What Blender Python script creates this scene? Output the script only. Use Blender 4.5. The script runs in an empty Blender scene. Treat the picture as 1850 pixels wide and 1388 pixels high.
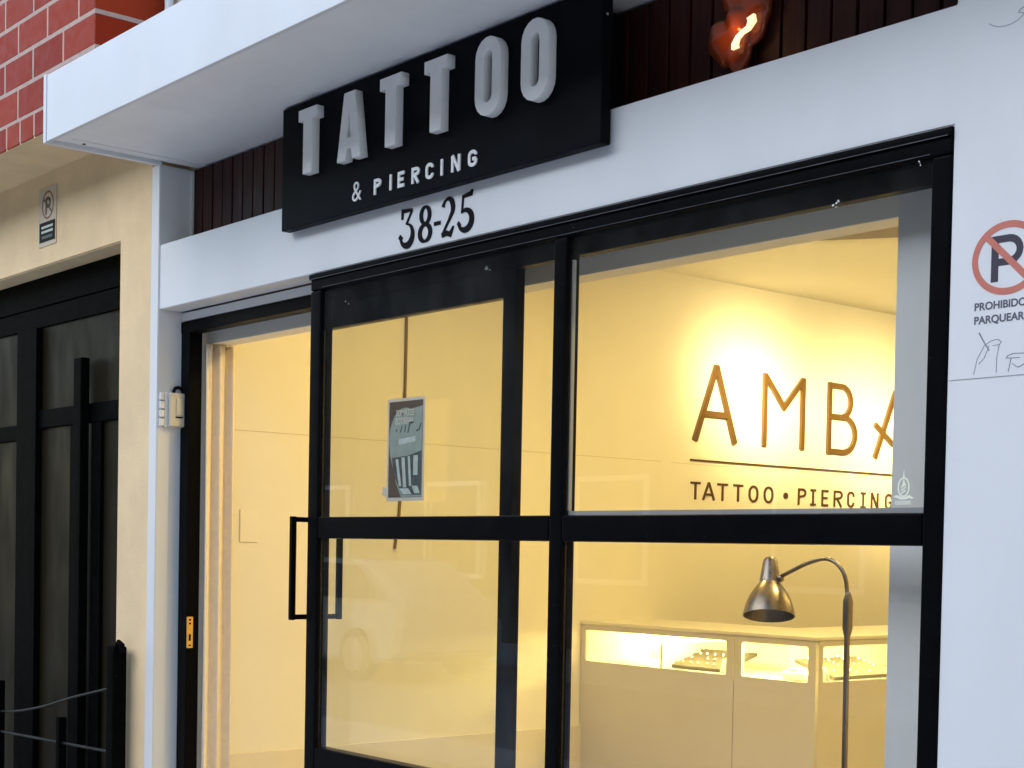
import bpy, bmesh, math, random
from mathutils import Vector, Matrix
random.seed(7)
SC = bpy.context.scene
COL = SC.collection

# ------------------------------------------------------------------ camera
CAM_POS = Vector((0.0, -2.95, 1.5))
R0 = Vector((0.6448954643671194, 0.7640357846069584, 0.0189515138906322))
R1 = Vector((-0.034490443956138775, 0.00432266372713239, 0.9993956793252664))
R2 = Vector((-0.7634921409644149, 0.6451593868326893, -0.029139599641082762))
cd = bpy.data.cameras.new('camera')
cam = bpy.data.objects.new('camera', cd)
COL.objects.link(cam)
m = Matrix.Identity(4)
for i in range(3):
    m[i][0] = R0[i]; m[i][1] = R1[i]; m[i][2] = -R2[i]; m[i][3] = CAM_POS[i]
cam.matrix_world = m
cd.sensor_width = 36.0
cd.lens = 36.0 * 2734.3976617 / 1850.0
cd.shift_x = 0.0
cd.shift_y = (1071.4176 - 694.0) / 1850.0
cd.clip_start = 0.05
cd.clip_end = 500.0
SC.camera = cam

# ------------------------------------------------------------------ world, sun, exposure
SUN_EL, SUN_AZ = math.radians(38), math.radians(205)     # azimuth measured from +Y towards +X
w = bpy.data.worlds.new('World')
SC.world = w
w.use_nodes = True
nt = w.node_tree
sky = nt.nodes.new('ShaderNodeTexSky')
sky.sky_type = 'NISHITA'
sky.sun_disc = False
sky.sun_elevation = SUN_EL
sky.sun_rotation = SUN_AZ
sky.air_density = 1.3
sky.dust_density = 0.6
sky.ozone_density = 1.0
bg = nt.nodes['Background']
bg.inputs['Strength'].default_value = 0.145
nt.links.new(sky.outputs[0], bg.inputs['Color'])
sd = bpy.data.lights.new('sun', 'SUN')
sd.energy = 0.8
sd.angle = math.radians(50)
sd.color = (1.0, 0.97, 0.92)
so = bpy.data.objects.new('sun', sd)
COL.objects.link(so)
sdir = Vector((math.sin(SUN_AZ) * math.cos(SUN_EL), math.cos(SUN_AZ) * math.cos(SUN_EL), math.sin(SUN_EL)))
so.rotation_euler = sdir.to_track_quat('Z', 'Y').to_euler()
so.location = (0, -6, 9)
SC.view_settings.view_transform = 'Standard'
SC.view_settings.look = 'None'
SC.view_settings.exposure = 1.17
SC.view_settings.gamma = 1.0
SC.view_settings.use_curve_mapping = False
SC.cycles.max_bounces = 12
SC.cycles.transparent_max_bounces = 24
SC.cycles.sample_clamp_indirect = 6.0
SC.cycles.use_denoising = True

# ------------------------------------------------------------------ materials
def mat(name, col, rough=0.5, metal=0.0, var=0.0, vscale=6.0, bump=0.0, bscale=60.0, rvar=0.0, spec=0.5,
        speck=0.0, speck_col=(0.5, 0.5, 0.5), stretch=(1, 1, 1), coat=0.0):
    M = bpy.data.materials.new(name)
    M.use_nodes = True
    n = M.node_tree.nodes; l = M.node_tree.links
    b = n['Principled BSDF']
    b.inputs['Base Color'].default_value = (*col, 1)
    b.inputs['Roughness'].default_value = rough
    b.inputs['Metallic'].default_value = metal
    b.inputs['Specular IOR Level'].default_value = spec
    b.inputs['Coat Weight'].default_value = coat
    b.inputs['Coat Roughness'].default_value = 0.1
    tc = n.new('ShaderNodeTexCoord')
    mp = n.new('ShaderNodeMapping')
    mp.inputs['Scale'].default_value = stretch
    l.new(tc.outputs['Object'], mp.inputs['Vector'])
    csock = None
    if var > 0:
        nz = n.new('ShaderNodeTexNoise'); nz.inputs['Scale'].default_value = vscale
        nz.inputs['Detail'].default_value = 6.0; nz.inputs['Roughness'].default_value = 0.62
        l.new(mp.outputs[0], nz.inputs['Vector'])
        mx = n.new('ShaderNodeMix'); mx.data_type = 'RGBA'
        a = [max(0, c * (1 - var)) for c in col]; c2 = [min(1, c * (1 + var)) for c in col]
        mx.inputs['A'].default_value = (*a, 1); mx.inputs['B'].default_value = (*c2, 1)
        mr = n.new('ShaderNodeMapRange'); mr.inputs['From Min'].default_value = 0.3; mr.inputs['From Max'].default_value = 0.7
        l.new(nz.outputs['Fac'], mr.inputs['Value']); l.new(mr.outputs[0], mx.inputs['Factor'])
        csock = mx.outputs['Result']
    if speck > 0:
        n3 = n.new('ShaderNodeTexNoise'); n3.inputs['Scale'].default_value = 90.0; n3.inputs['Detail'].default_value = 3.0
        l.new(tc.outputs['Object'], n3.inputs['Vector'])
        r3 = n.new('ShaderNodeMapRange'); r3.inputs['From Min'].default_value = 0.74 - 0.08 * speck; r3.inputs['From Max'].default_value = 0.80
        l.new(n3.outputs['Fac'], r3.inputs['Value'])
        m3 = n.new('ShaderNodeMix'); m3.data_type = 'RGBA'
        if csock: l.new(csock, m3.inputs['A'])
        else: m3.inputs['A'].default_value = (*col, 1)
        m3.inputs['B'].default_value = (*speck_col, 1)
        l.new(r3.outputs[0], m3.inputs['Factor'])
        csock = m3.outputs['Result']
    if csock: l.new(csock, b.inputs['Base Color'])
    if rvar > 0:
        n2 = n.new('ShaderNodeTexNoise'); n2.inputs['Scale'].default_value = vscale * 1.7; n2.inputs['Detail'].default_value = 5.0
        l.new(mp.outputs[0], n2.inputs['Vector'])
        r2 = n.new('ShaderNodeMapRange'); r2.inputs['From Min'].default_value = 0.3; r2.inputs['From Max'].default_value = 0.7
        r2.inputs['To Min'].default_value = max(0.02, rough - rvar); r2.inputs['To Max'].default_value = min(1, rough + rvar)
        l.new(n2.outputs['Fac'], r2.inputs['Value']); l.new(r2.outputs[0], b.inputs['Roughness'])
    if bump > 0:
        n4 = n.new('ShaderNodeTexNoise'); n4.inputs['Scale'].default_value = bscale; n4.inputs['Detail'].default_value = 4.0
        l.new(mp.outputs[0], n4.inputs['Vector'])
        bp = n.new('ShaderNodeBump'); bp.inputs['Strength'].default_value = bump; bp.inputs['Distance'].default_value = 0.01
        l.new(n4.outputs['Fac'], bp.inputs['Height']); l.new(bp.outputs[0], b.inputs['Normal'])
    return M

def emis(name, col, strength):
    M = bpy.data.materials.new(name); M.use_nodes = True
    b = M.node_tree.nodes['Principled BSDF']
    b.inputs['Base Color'].default_value = (0.8, 0.8, 0.8, 1)
    b.inputs['Emission Color'].default_value = (*col, 1)
    b.inputs['Emission Strength'].default_value = strength
    return M

def glass(name, tint=(0.96, 0.97, 0.965)):
    M = bpy.data.materials.new(name); M.use_nodes = True
    n = M.node_tree.nodes; l = M.node_tree.links
    n.remove(n['Principled BSDF'])
    t = n.new('ShaderNodeBsdfTransparent'); t.inputs[0].default_value = (*tint, 1)
    g = n.new('ShaderNodeBsdfGlossy'); g.inputs['Roughness'].default_value = 0.015
    geo = n.new('ShaderNodeNewGeometry')
    ma = n.new('ShaderNodeMath'); ma.operation = 'MULTIPLY_ADD'
    ma.inputs[1].default_value = 1 / 1.5 - 1.5; ma.inputs[2].default_value = 1.5
    l.new(geo.outputs['Backfacing'], ma.inputs[0])
    f = n.new('ShaderNodeFresnel'); l.new(ma.outputs[0], f.inputs['IOR'])
    mx = n.new('ShaderNodeMixShader')
    l.new(f.outputs[0], mx.inputs[0]); l.new(t.outputs[0], mx.inputs[1]); l.new(g.outputs[0], mx.inputs[2])
    d_ = n.new('ShaderNodeBsdfDiffuse'); d_.inputs[0].default_value = (0.75, 0.75, 0.74, 1)
    nz = n.new('ShaderNodeTexNoise'); nz.inputs['Scale'].default_value = 4.5; nz.inputs['Detail'].default_value = 8; nz.inputs['Roughness'].default_value = 0.7
    tc = n.new('ShaderNodeTexCoord'); mp = n.new('ShaderNodeMapping'); mp.inputs['Rotation'].default_value = (0, 0.6, 0); mp.inputs['Scale'].default_value = (1, 1, 0.45)
    l.new(tc.outputs['Object'], mp.inputs['Vector']); l.new(mp.outputs[0], nz.inputs['Vector'])
    mr = n.new('ShaderNodeMapRange'); mr.inputs['From Min'].default_value = 0.42; mr.inputs['From Max'].default_value = 0.78
    mr.inputs['To Min'].default_value = 0.0; mr.inputs['To Max'].default_value = 0.016
    l.new(nz.outputs['Fac'], mr.inputs['Value'])
    m2 = n.new('ShaderNodeMixShader'); l.new(mr.outputs[0], m2.inputs[0]); l.new(mx.outputs[0], m2.inputs[1]); l.new(d_.outputs[0], m2.inputs[2])
    l.new(m2.outputs[0], n['Material Output'].inputs['Surface'])
    return M

WHITE = mat('white_panel', (0.74, 0.755, 0.78), 0.38, var=0.04, vscale=2.6, rvar=0.08, bump=0.035, bscale=12, stretch=(1, 1, 0.45), speck=0.12, speck_col=(0.5, 0.5, 0.5))
WHITE2 = mat('white_soffit', (0.88, 0.88, 0.885), 0.55, var=0.05, vscale=3.0, bump=0.03, bscale=20)
CREAM = mat('cream_stucco', (0.83, 0.63, 0.37), 0.85, var=0.085, vscale=3.5, bump=0.18, bscale=90)
MORTAR = mat('mortar', (0.52, 0.39, 0.34), 0.9, var=0.12, vscale=30, bump=0.2, bscale=120)
BLACK = mat('black_aluminium', (0.0035, 0.0035, 0.0045), 0.36, var=0.2, vscale=9, rvar=0.06, spec=0.03, speck=0.02, speck_col=(0.08, 0.08, 0.08))
BLACKSIGN = mat('black_sign_face', (0.004, 0.0048, 0.0065), 0.42, var=0.2, vscale=4, rvar=0.08, spec=0.03, bump=0.015, bscale=8)
GATEBLK = mat('gate_black_paint', (0.0035, 0.0037, 0.0038), 0.5, var=0.4, vscale=20, bump=0.08, bscale=50, spec=0.006, speck=0.1, speck_col=(0.06, 0.065, 0.06))
GATEPANE = mat('gate_smoked_pane', (0.0135, 0.0105, 0.0050), 0.45, var=0.35, vscale=5, rvar=0.1, spec=0.05, stretch=(1, 1, 0.35))
SLAT = mat('dark_slat_wood', (0.040, 0.0110, 0.0085), 0.5, var=0.45, vscale=9, rvar=0.1, spec=0.2, bump=0.06, bscale=30, stretch=(3, 3, 0.3))
LETTER = mat('sign_letter_grey', (0.86, 0.86, 0.86), 0.5, var=0.04, vscale=12, bump=0.02)
LETTERW = mat('sign_letter_white', (0.9, 0.9, 0.9), 0.5)
DIGIT = mat('house_digit_black', (0.006, 0.005, 0.009), 0.5, spec=0.05)
WALLIN = mat('interior_wall_paint', (0.80, 0.76, 0.68), 0.75, var=0.02, vscale=2.0, bump=0.03, bscale=70)
DADO = mat('interior_dado_board', (0.72, 0.66, 0.57), 0.5, var=0.03, vscale=3)
CEIL = mat('interior_ceiling', (0.88, 0.85, 0.76), 0.8, var=0.02)
FLOORIN = mat('interior_floor_tile', (0.45, 0.41, 0.35), 0.25, var=0.1, vscale=4)
BEADGREY = mat('grey_glazing_bead', (0.42, 0.42, 0.44), 0.4, var=0.05)
COUNTER = mat('counter_lacquer', (0.66, 0.62, 0.57), 0.22, var=0.02, vscale=3, rvar=0.05)
COUNTERTOP = mat('counter_top_cream', (0.80, 0.76, 0.66), 0.3, var=0.02)
GOLD = mat('wood_gold_lettering', (0.105, 0.055, 0.014), 0.42, var=0.18, vscale=25, stretch=(1, 1, 0.2))
BROWN = mat('brown_lettering', (0.075, 0.032, 0.012), 0.5, var=0.15, vscale=30)
BRONZE = mat('brushed_bronze', (0.27, 0.23, 0.19), 0.33, metal=1.0, var=0.05, vscale=40, rvar=0.08, stretch=(1, 1, 0.1))
BRASS = mat('strike_brass', (0.75, 0.52, 0.20), 0.3, metal=1.0, var=0.1, vscale=40)
CLOTH = mat('cream_curtain_cloth', (0.86, 0.74, 0.57), 0.9, var=0.05, vscale=30, bump=0.05, bscale=200)
PLASTIC = mat('ivory_plastic', (0.62, 0.58, 0.49), 0.4, var=0.04)
PLASTICW = mat('white_plastic', (0.76, 0.77, 0.78), 0.4)
TRAY = mat('dark_tray_velvet', (0.05, 0.042, 0.03), 0.9, var=0.2, vscale=40)
JEWEL = mat('jewel_metal', (0.9, 0.85, 0.75), 0.12, metal=1.0)
WHITEOBJ = mat('white_display_form', (0.85, 0.84, 0.80), 0.6)
REDINK = mat('faded_red_ink', (0.56, 0.17, 0.125), 0.5, var=0.06, vscale=30)
DARKINK = mat('dark_ink', (0.035, 0.03, 0.055), 0.5)
PENCIL = mat('pencil_grey', (0.20, 0.21, 0.25), 0.6)
TEXTINK = mat('slate_ink', (0.10, 0.105, 0.14), 0.5)
STICK = mat('cream_sticker_vinyl', (0.86, 0.87, 0.70), 0.5)
POSTERW = mat('poster_white', (0.66, 0.60, 0.50), 0.6)
POSTERB = mat('poster_brown', (0.105, 0.062, 0.036), 0.5, var=0.1, vscale=20)
POSTERT = mat('poster_teal', (0.32, 0.37, 0.32), 0.5, var=0.12, vscale=25)
POSTERD = mat('poster_slate', (0.07, 0.08, 0.075), 0.5, var=0.3, vscale=60)
POSTERL = mat('poster_pale', (0.55, 0.60, 0.55), 0.5, var=0.15, vscale=60)
SIGNCREAM = mat('small_sign_ivory', (0.60, 0.50, 0.37), 0.5, var=0.04)
SIGNBRN = mat('small_sign_brown_ink', (0.05, 0.016, 0.010), 0.5)
CABLE = mat('black_cable', (0.006, 0.006, 0.006), 0.5, spec=0.06)
CORD = mat('brown_cord', (0.16, 0.09, 0.03), 0.6)
CONC = mat('pavement_concrete', (0.56, 0.55, 0.54), 0.85, var=0.15, vscale=3, bump=0.15, bscale=40)
ASPH = mat('road_concrete', (0.28, 0.275, 0.27), 0.85, var=0.25, vscale=8, bump=0.3, bscale=120)
HOUSE = mat('opposite_render', (0.065, 0.058, 0.052), 0.85, var=0.1, vscale=1.0, bump=0.1)
DARKGL = mat('dark_window_glass', (0.02, 0.025, 0.03), 0.08)
CARP = mat('white_car_paint', (0.5, 0.51, 0.52), 0.25, coat=0.6)
TYRE = mat('tyre_rubber', (0.015, 0.015, 0.015), 0.8)
RIM = mat('rim_alloy', (0.5, 0.5, 0.52), 0.3, metal=0.9)
LED = emis('led_strip_glow', (1.0, 0.77, 0.27), 95.0)
DOWNL = emis('downlight_glow', (1.0, 0.74, 0.34), 8.0)
GLASS = glass('window_glass')
GLASSC = glass('counter_glass')

# glazed brick: every brick is an island with its own tone
def brick_mat():
    M = mat('glazed_red_brick', (0.33, 0.060, 0.040), 0.45, spec=0.05, rvar=0.1, vscale=12, bump=0.06, bscale=35)
    n = M.node_tree.nodes; l = M.node_tree.links
    geo = n.new('ShaderNodeNewGeometry')
    cr = n.new('ShaderNodeValToRGB')
    cr.color_ramp.elements[0].color = (0.28, 0.027, 0.010, 1); cr.color_ramp.elements[1].color = (0.39, 0.050, 0.018, 1)
    l.new(geo.outputs['Random Per Island'], cr.inputs[0])
    nz = n.new('ShaderNodeTexNoise'); nz.inputs['Scale'].default_value = 18; nz.inputs['Detail'].default_value = 7
    tc = n.new('ShaderNodeTexCoord'); mp = n.new('ShaderNodeMapping'); mp.inputs['Scale'].default_value = (6, 6, 0.5)
    l.new(tc.outputs['Object'], mp.inputs['Vector']); l.new(mp.outputs[0], nz.inputs['Vector'])
    mr = n.new('ShaderNodeMapRange'); mr.inputs['From Min'].default_value = 0.68; mr.inputs['From Max'].default_value = 0.86
    mr.inputs['To Max'].default_value = 0.55
    l.new(nz.outputs['Fac'], mr.inputs['Value'])
    mx = n.new('ShaderNodeMix'); mx.data_type = 'RGBA'; mx.inputs['B'].default_value = (0.5, 0.36, 0.31, 1)
    l.new(cr.outputs[0], mx.inputs['A']); l.new(mr.outputs[0], mx.inputs['Factor'])
    l.new(mx.outputs['Result'], n['Principled BSDF'].inputs['Base Color'])
    return M
BRICK = brick_mat()

def amber_mat():
    M = bpy.data.materials.new('amber_glass'); M.use_nodes = True
    n = M.node_tree.nodes; l = M.node_tree.links
    b = n['Principled BSDF']
    b.inputs['Base Color'].default_value = (0.20, 0.036, 0.008, 1)
    b.inputs['Roughness'].default_value = 0.14
    b.inputs['Subsurface Weight'].default_value = 0.35
    b.inputs['Subsurface Radius'].default_value = (0.06, 0.02, 0.006)
    b.inputs['Subsurface Scale'].default_value = 1.0
    return M
AMBER = amber_mat()
FILAMENT = emis('filament_glow', (1.0, 0.70, 0.32), 0.55)

# ------------------------------------------------------------------ mesh helpers
class MB:
    def __init__(s): s.bm = bmesh.new()
    def _merge(s, b2):
        me = bpy.data.meshes.new('tmp'); b2.to_mesh(me); b2.free()
        s.bm.from_mesh(me); bpy.data.meshes.remove(me)
    def box(s, x0, x1, y0, y1, z0, z1, bev=0.0, seg=2):
        b2 = bmesh.new()
        bmesh.ops.create_cube(b2, size=1.0)
        for v in b2.verts:
            v.co = Vector(((x0 + x1) / 2 + v.co.x * (x1 - x0), (y0 + y1) / 2 + v.co.y * (y1 - y0), (z0 + z1) / 2 + v.co.z * (z1 - z0)))
        if bev > 0:
            bmesh.ops.bevel(b2, geom=b2.edges[:], offset=bev, segments=seg, affect='EDGES', profile=0.5)
        s._merge(b2); return s
    def hexa(s, p, bev=0.0):      # 8 points: bottom 4 then top 4, same winding
        b2 = bmesh.new()
        v = [b2.verts.new(q) for q in p]
        for f in ((3, 2, 1, 0), (4, 5, 6, 7), (0, 1, 5, 4), (1, 2, 6, 5), (2, 3, 7, 6), (3, 0, 4, 7)):
            b2.faces.new([v[i] for i in f])
        if bev > 0: bmesh.ops.bevel(b2, geom=b2.edges[:], offset=bev, segments=2, affect='EDGES')
        s._merge(b2); return s
    def prism(s, poly, fn, d0, d1):   # poly 2D, fn(u,v,d) -> xyz
        b2 = bmesh.new()
        a = [b2.verts.new(fn(u, v, d0)) for u, v in poly]; c = [b2.verts.new(fn(u, v, d1)) for u, v in poly]
        n = len(poly)
        b2.faces.new(a); b2.faces.new(c[::-1])
        for i in range(n): b2.faces.new((a[i], c[i], c[(i + 1) % n], a[(i + 1) % n]))
        bmesh.ops.recalc_face_normals(b2, faces=b2.faces[:])
        s._merge(b2); return s
    def tube(s, path, r, seg=12, cap=True):
        b2 = bmesh.new(); P = [Vector(p) for p in path]; rings = []
        rr = r if isinstance(r, (list, tuple)) else [r] * len(P)
        nrm = None
        for i, p in enumerate(P):
            t = (P[min(i + 1, len(P) - 1)] - P[max(i - 1, 0)]).normalized()
            if nrm is None:
                nrm = t.orthogonal().normalized()
            else:
                nrm = (nrm - t * nrm.dot(t)).normalized()
            bn = t.cross(nrm)
            rings.append([b2.verts.new(p + (nrm * math.cos(2 * math.pi * k / seg) + bn * math.sin(2 * math.pi * k / seg)) * rr[i]) for k in range(seg)])
        for i in range(len(P) - 1):
            for k in range(seg):
                b2.faces.new((rings[i][k], rings[i][(k + 1) % seg], rings[i + 1][(k + 1) % seg], rings[i + 1][k]))
        if cap:
            b2.faces.new(rings[0][::-1]); b2.faces.new(rings[-1])
        bmesh.ops.recalc_face_normals(b2, faces=b2.faces[:])
        s._merge(b2); return s
    def lathe(s, prof, origin, axis=(0, 0, 1), seg=40, closed=False):   # prof [(r,h)]
        ax = Vector(axis).normalized(); u = ax.orthogonal().normalized(); v = ax.cross(u); o = Vector(origin)
        b2 = bmesh.new(); rings = []
        for r, h in prof:
            if r < 1e-6: rings.append([b2.verts.new(o + ax * h)])
            else: rings.append([b2.verts.new(o + ax * h + (u * math.cos(2 * math.pi * k / seg) + v * math.sin(2 * math.pi * k / seg)) * r) for k in range(seg)])
        pr = list(zip(rings, rings[1:]))
        if closed: pr.append((rings[-1], rings[0]))
        for a, b in pr:
            for k in range(seg):
                k2 = (k + 1) % seg
                if len(a) == 1 and len(b) == 1: continue
                if len(a) == 1: b2.faces.new((a[0], b[k2], b[k]))
                elif len(b) == 1: b2.faces.new((a[k], a[k2], b[0]))
                else: b2.faces.new((a[k], a[k2], b[k2], b[k]))
        bmesh.ops.recalc_face_normals(b2, faces=b2.faces[:])
        s._merge(b2); return s
    def build(s, name, material, parent=None, smooth=False):
        me = bpy.data.meshes.new(name)
        s.bm.to_mesh(me); s.bm.free()
        if smooth:
            for p in me.polygons: p.use_smooth = True
            try: me.set_sharp_from_angle(angle=math.radians(40))
            except Exception: pass
        me.materials.append(material)
        o = link(name, me, parent)
        if smooth:
            wn_ = o.modifiers.new('weighted_normals', 'WEIGHTED_NORMAL'); wn_.keep_sharp = True
        return o

LOC = {}
def link(name, me, parent=None):
    o = bpy.data.objects.new(name, me)
    COL.objects.link(o)
    if parent is not None: adopt(o, parent)
    return o
def adopt(o, parent):
    o.parent = parent
    o.matrix_parent_inverse = Matrix.Translation(-LOC.get(parent.name, Vector((0, 0, 0))))
def thing(name, label, cat, loc=(0, 0, 0), group=None):
    o = bpy.data.objects.new(name, None); COL.objects.link(o)
    o.location = loc; LOC[o.name] = Vector(loc); o.empty_display_size = 0.1
    return tag(o, label, cat, group)
def tag(o, label, cat, group=None):
    o['label'] = label; o['category'] = cat
    if group: o['group'] = group
    return o
def struct(o, kind='structure'):
    o['kind'] = kind; return o
def dup(root, delta, label=None):
    r = root.copy(); COL.objects.link(r); r.location = root.location + Vector(delta)
    LOC[r.name] = Vector(r.location)
    if label: r['label'] = label
    for ch in list(root.children):
        c = ch.copy(); COL.objects.link(c); c.parent = r
        for g in list(ch.children):
            d = g.copy(); COL.objects.link(d); d.parent = c
    return r

def curve_obj(name, splines, depth, bevel, mat_, parent, M, res=2):
    cu = bpy.data.curves.new(name, 'CURVE'); cu.dimensions = '2D'; cu.fill_mode = 'BOTH'
    for pts in splines:
        sp = cu.splines.new('POLY'); sp.points.add(len(pts) - 1)
        for p, q in zip(sp.points, pts): p.co = (q[0], q[1], 0, 1)
        sp.use_cyclic_u = True
    cu.extrude = max(depth / 2 - bevel, 0.0); cu.bevel_depth = bevel; cu.bevel_resolution = 1
    if bevel > 0: cu.offset = -bevel
    return _conv(cu, name, depth, mat_, parent, M)
def _conv(cu, name, depth, mat_, parent, M):
    t = bpy.data.objects.new('tmpc', cu); COL.objects.link(t)
    dg = bpy.context.evaluated_depsgraph_get(); dg.update()
    me = bpy.data.meshes.new_from_object(t.evaluated_get(dg))
    bpy.data.objects.remove(t); bpy.data.curves.remove(cu)
    me.transform(M @ Matrix.Translation((0, 0, depth / 2)))
    me.materials.clear(); me.materials.append(mat_); me.name = name
    return link(name, me, parent)
def text_obj(name, body, size, depth, mat_, parent, M, sx=1.0, bold=0.0, align='LEFT', space=1.0):
    cu = bpy.data.curves.new(name, 'FONT'); cu.body = body; cu.size = size; cu.extrude = depth / 2; cu.offset = bold
    cu.align_x = align; cu.space_character = space
    return _conv(cu, name, depth, mat_, parent, M @ Matrix.Diagonal((sx, 1, 1, 1)))
def front(x, z, y):        # local x->X, local y->Z, local z-> -Y (towards the street)
    return Matrix(((1, 0, 0, x), (0, 0, -1, y), (0, 1, 0, z), (0, 0, 0, 1)))
def onleft(y, z, x):       # on a wall facing +X: local x->+Y, y->Z, z->+X
    return Matrix(((0, 0, 1, x), (1, 0, 0, y), (0, 1, 0, z), (0, 0, 0, 1)))
def mirrorfront(x, z, y):
    return Matrix(((-1, 0, 0, x), (0, 0, -1, y), (0, 1, 0, z), (0, 0, 0, 1)))

def stroke(mb, pts, w, fn, d0, d1, closed=False):
    P = [Vector(p) for p in pts]; n = len(P)
    ws = w if isinstance(w, (list, tuple)) else [w] * n
    L, Rr = [], []
    for i in range(n):
        if closed: a, b, c = P[i - 1], P[i], P[(i + 1) % n]
        else: a, b, c = P[max(i - 1, 0)], P[i], P[min(i + 1, n - 1)]
        d1_ = (b - a).normalized() if (b - a).length > 1e-9 else (c - b).normalized()
        d2_ = (c - b).normalized() if (c - b).length > 1e-9 else d1_
        t = (d1_ + d2_)
        t = t.normalized() if t.length > 1e-6 else d1_
        nn = Vector((-t.y, t.x)); k = max(0.35, nn.dot(Vector((-d1_.y, d1_.x))))
        L.append(P[i] + nn * ws[i] / 2 / k); Rr.append(P[i] - nn * ws[i] / 2 / k)
    b2 = bmesh.new()
    vs = [[b2.verts.new(fn(q.x, q.y, d)) for q in (L[i], Rr[i]) for d in (d0, d1)] for i in range(n)]   # L0,L1,R0,R1
    rng = range(n) if closed else range(n - 1)
    for i in rng:
        a, b = vs[i], vs[(i + 1) % n]
        for f in ((a[0], b[0], b[2], a[2]), (a[1], a[3], b[3], b[1]), (a[0], a[1], b[1], b[0]), (a[2], b[2], b[3], a[3])):
            b2.faces.new(f)
    if not closed:
        for a in (vs[0], vs[-1]): b2.faces.new((a[0], a[1], a[3], a[2]))
    bmesh.ops.recalc_face_normals(b2, faces=b2.faces[:])
    mb._merge(b2)
def arc(cx, cy, rx, ry, a0, a1, n=14):
    return [(cx + rx * math.cos(math.radians(a0 + (a1 - a0) * i / n)), cy + ry * math.sin(math.radians(a0 + (a1 - a0) * i / n))) for i in range(n + 1)]
def stadium(cx, cy, w, h, n=9):
    r = w / 2
    return arc(cx, cy + h / 2 - r, r, r, 0, 180, n) + arc(cx, cy - h / 2 + r, r, r, 180, 360, n)
def rrect(x0, x1, y0, y1, r, n=5):
    return (arc(x1 - r, y1 - r, r, r, 0, 90, n) + arc(x0 + r, y1 - r, r, r, 90, 180, n) + arc(x0 + r, y0 + r, r, r, 180, 270, n) + arc(x1 - r, y0 + r, r, r, 270, 360, n))

# ------------------------------------------------------------------ ground and street
b = MB(); b.box(-40, 30, -4.2, -0.004, -0.2, 0.0); b.box(-40, 30, -4.34, -4.2, -0.25, -0.004, 0.015)
struct(b.build('pavement', CONC))
b = MB(); b.box(-60, 60, -60, 60, -0.6, -0.13)
struct(b.build('road', ASPH))
b = MB(); b.box(-40, 30, -12.5, -9.6, -0.2, 0.0, 0.01)
struct(b.build('far_pavement', CONC))

# ------------------------------------------------------------------ shop building
XL, XR, XW = -5.80, -1.987, -5.75
shop = thing('shop_building', 'white panelled tattoo shop front with black framed glazing and lit cream interior', 'shop', (-4.0, 0, 0))
# white fascia, piers
b = MB()
b.prism([(XL, 2.468), (XR, 2.468), (XR, 0), (2.0, 0), (2.0, 3.07), (XR, 3.07), (XR, 2.735), (XL, 2.735)], lambda u, v, d: (u, d, v), 0.0, 0.10)
bmesh.ops.bevel(b.bm, geom=[e for e in b.bm.edges if e.calc_face_angle(0) > 0.5], offset=0.0025, segments=2, affect='EDGES')
b.build('fascia', WHITE, shop, True)
b = MB(); b.box(XR + 0.001, 2.0, 0.1005, 0.188, 0, 3.07); b.build('pier_core', WHITE, shop)
b = MB()
b.hexa([(-5.883, -0.006, 0), (-5.806, -0.006, 0), (-5.806, 0.165, 0), (-5.883, 0.165, 0),
        (-5.868, -0.006, 3.068), (-5.80, -0.006, 3.068), (-5.80, 0.165, 3.068), (-5.868, 0.165, 3.068)], 0.003)
b.build('pier', WHITE, shop, True)
# wall behind slats
b = MB(); b.box(-5.80, XR, 0.175, 0.2, 2.48, 3.30); b.box(-5.80, XR, 0.1, 0.175, 2.48, 2.72)
b.build('recess_back_wall', SLAT, shop)
b = MB()
x = -5.795
k = 0
while x < XR:
    x1 = min(x + 0.073, XR - 0.001)
    if x1 - x > 0.01: b.box(x, x1, 0.150 + random.uniform(-.0015, .0015), 0.173, 2.72, 3.068, 0.003)
    x += 0.0815
b.build('slat_cladding', SLAT, shop, True)
b = MB(); b.box(-5.50 - 0.3, -5.787, 0.135, 0.148, 2.735, 3.06, 0.002); b.build('corner_bead', WHITE, shop, True)
# canopy
can = MB()
can.box(-5.772, 3.0, -0.507, -0.489, 3.062, 3.322, 0.003)
can.box(-5.772, 3.0, -0.489, 0.18, 3.307, 3.315)
can = can.build('canopy', WHITE, shop, True)
b = MB(); b.box(-5.80, -5.773, -0.510, -0.01, 3.058, 3.326, 0.003); b.build('canopy_end_cap', WHITE, can, True)
b = MB()
b.box(-5.772, 3.0, -0.488, -0.43, 3.073, 3.083, 0.002)
b.box(-5.772, -5.71, -0.4285, 0.17, 3.0735, 3.083, 0.002)
b.box(-5.7085, 3.0, -0.4285, 0.17, 3.076, 3.084, 0.002)
b.build('canopy_soffit', WHITE2, can, True)
b = MB(); b.lathe([(0.0, 0.0), (0.0065, 0.0), (0.0065, 0.004), (0.0, 0.004)], (-5.742, -0.365, 3.0705), (0, 0, 1), 12); b.build('drain_hole', CABLE, can)
# upper storey over the canopy
b = MB(); b.box(-5.78, 4.0, 0.0, 0.2, 3.318, 7.5); b.build('upper_wall', mat('upper_beige', (0.62, 0.54, 0.44), 0.8, var=0.05, bump=0.1), shop)
b = MB(); b.tube([(-5.69, -0.03, 3.32), (-5.69, -0.03, 7.5)], 0.018, 10); b.build('white_conduit', WHITE, shop, True)
# plinth / step
b = MB(); b.box(-5.80, XR, 0.002, 0.5, 0, 0.25, 0.006); b.build('door_step', CONC, shop, True)
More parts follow.
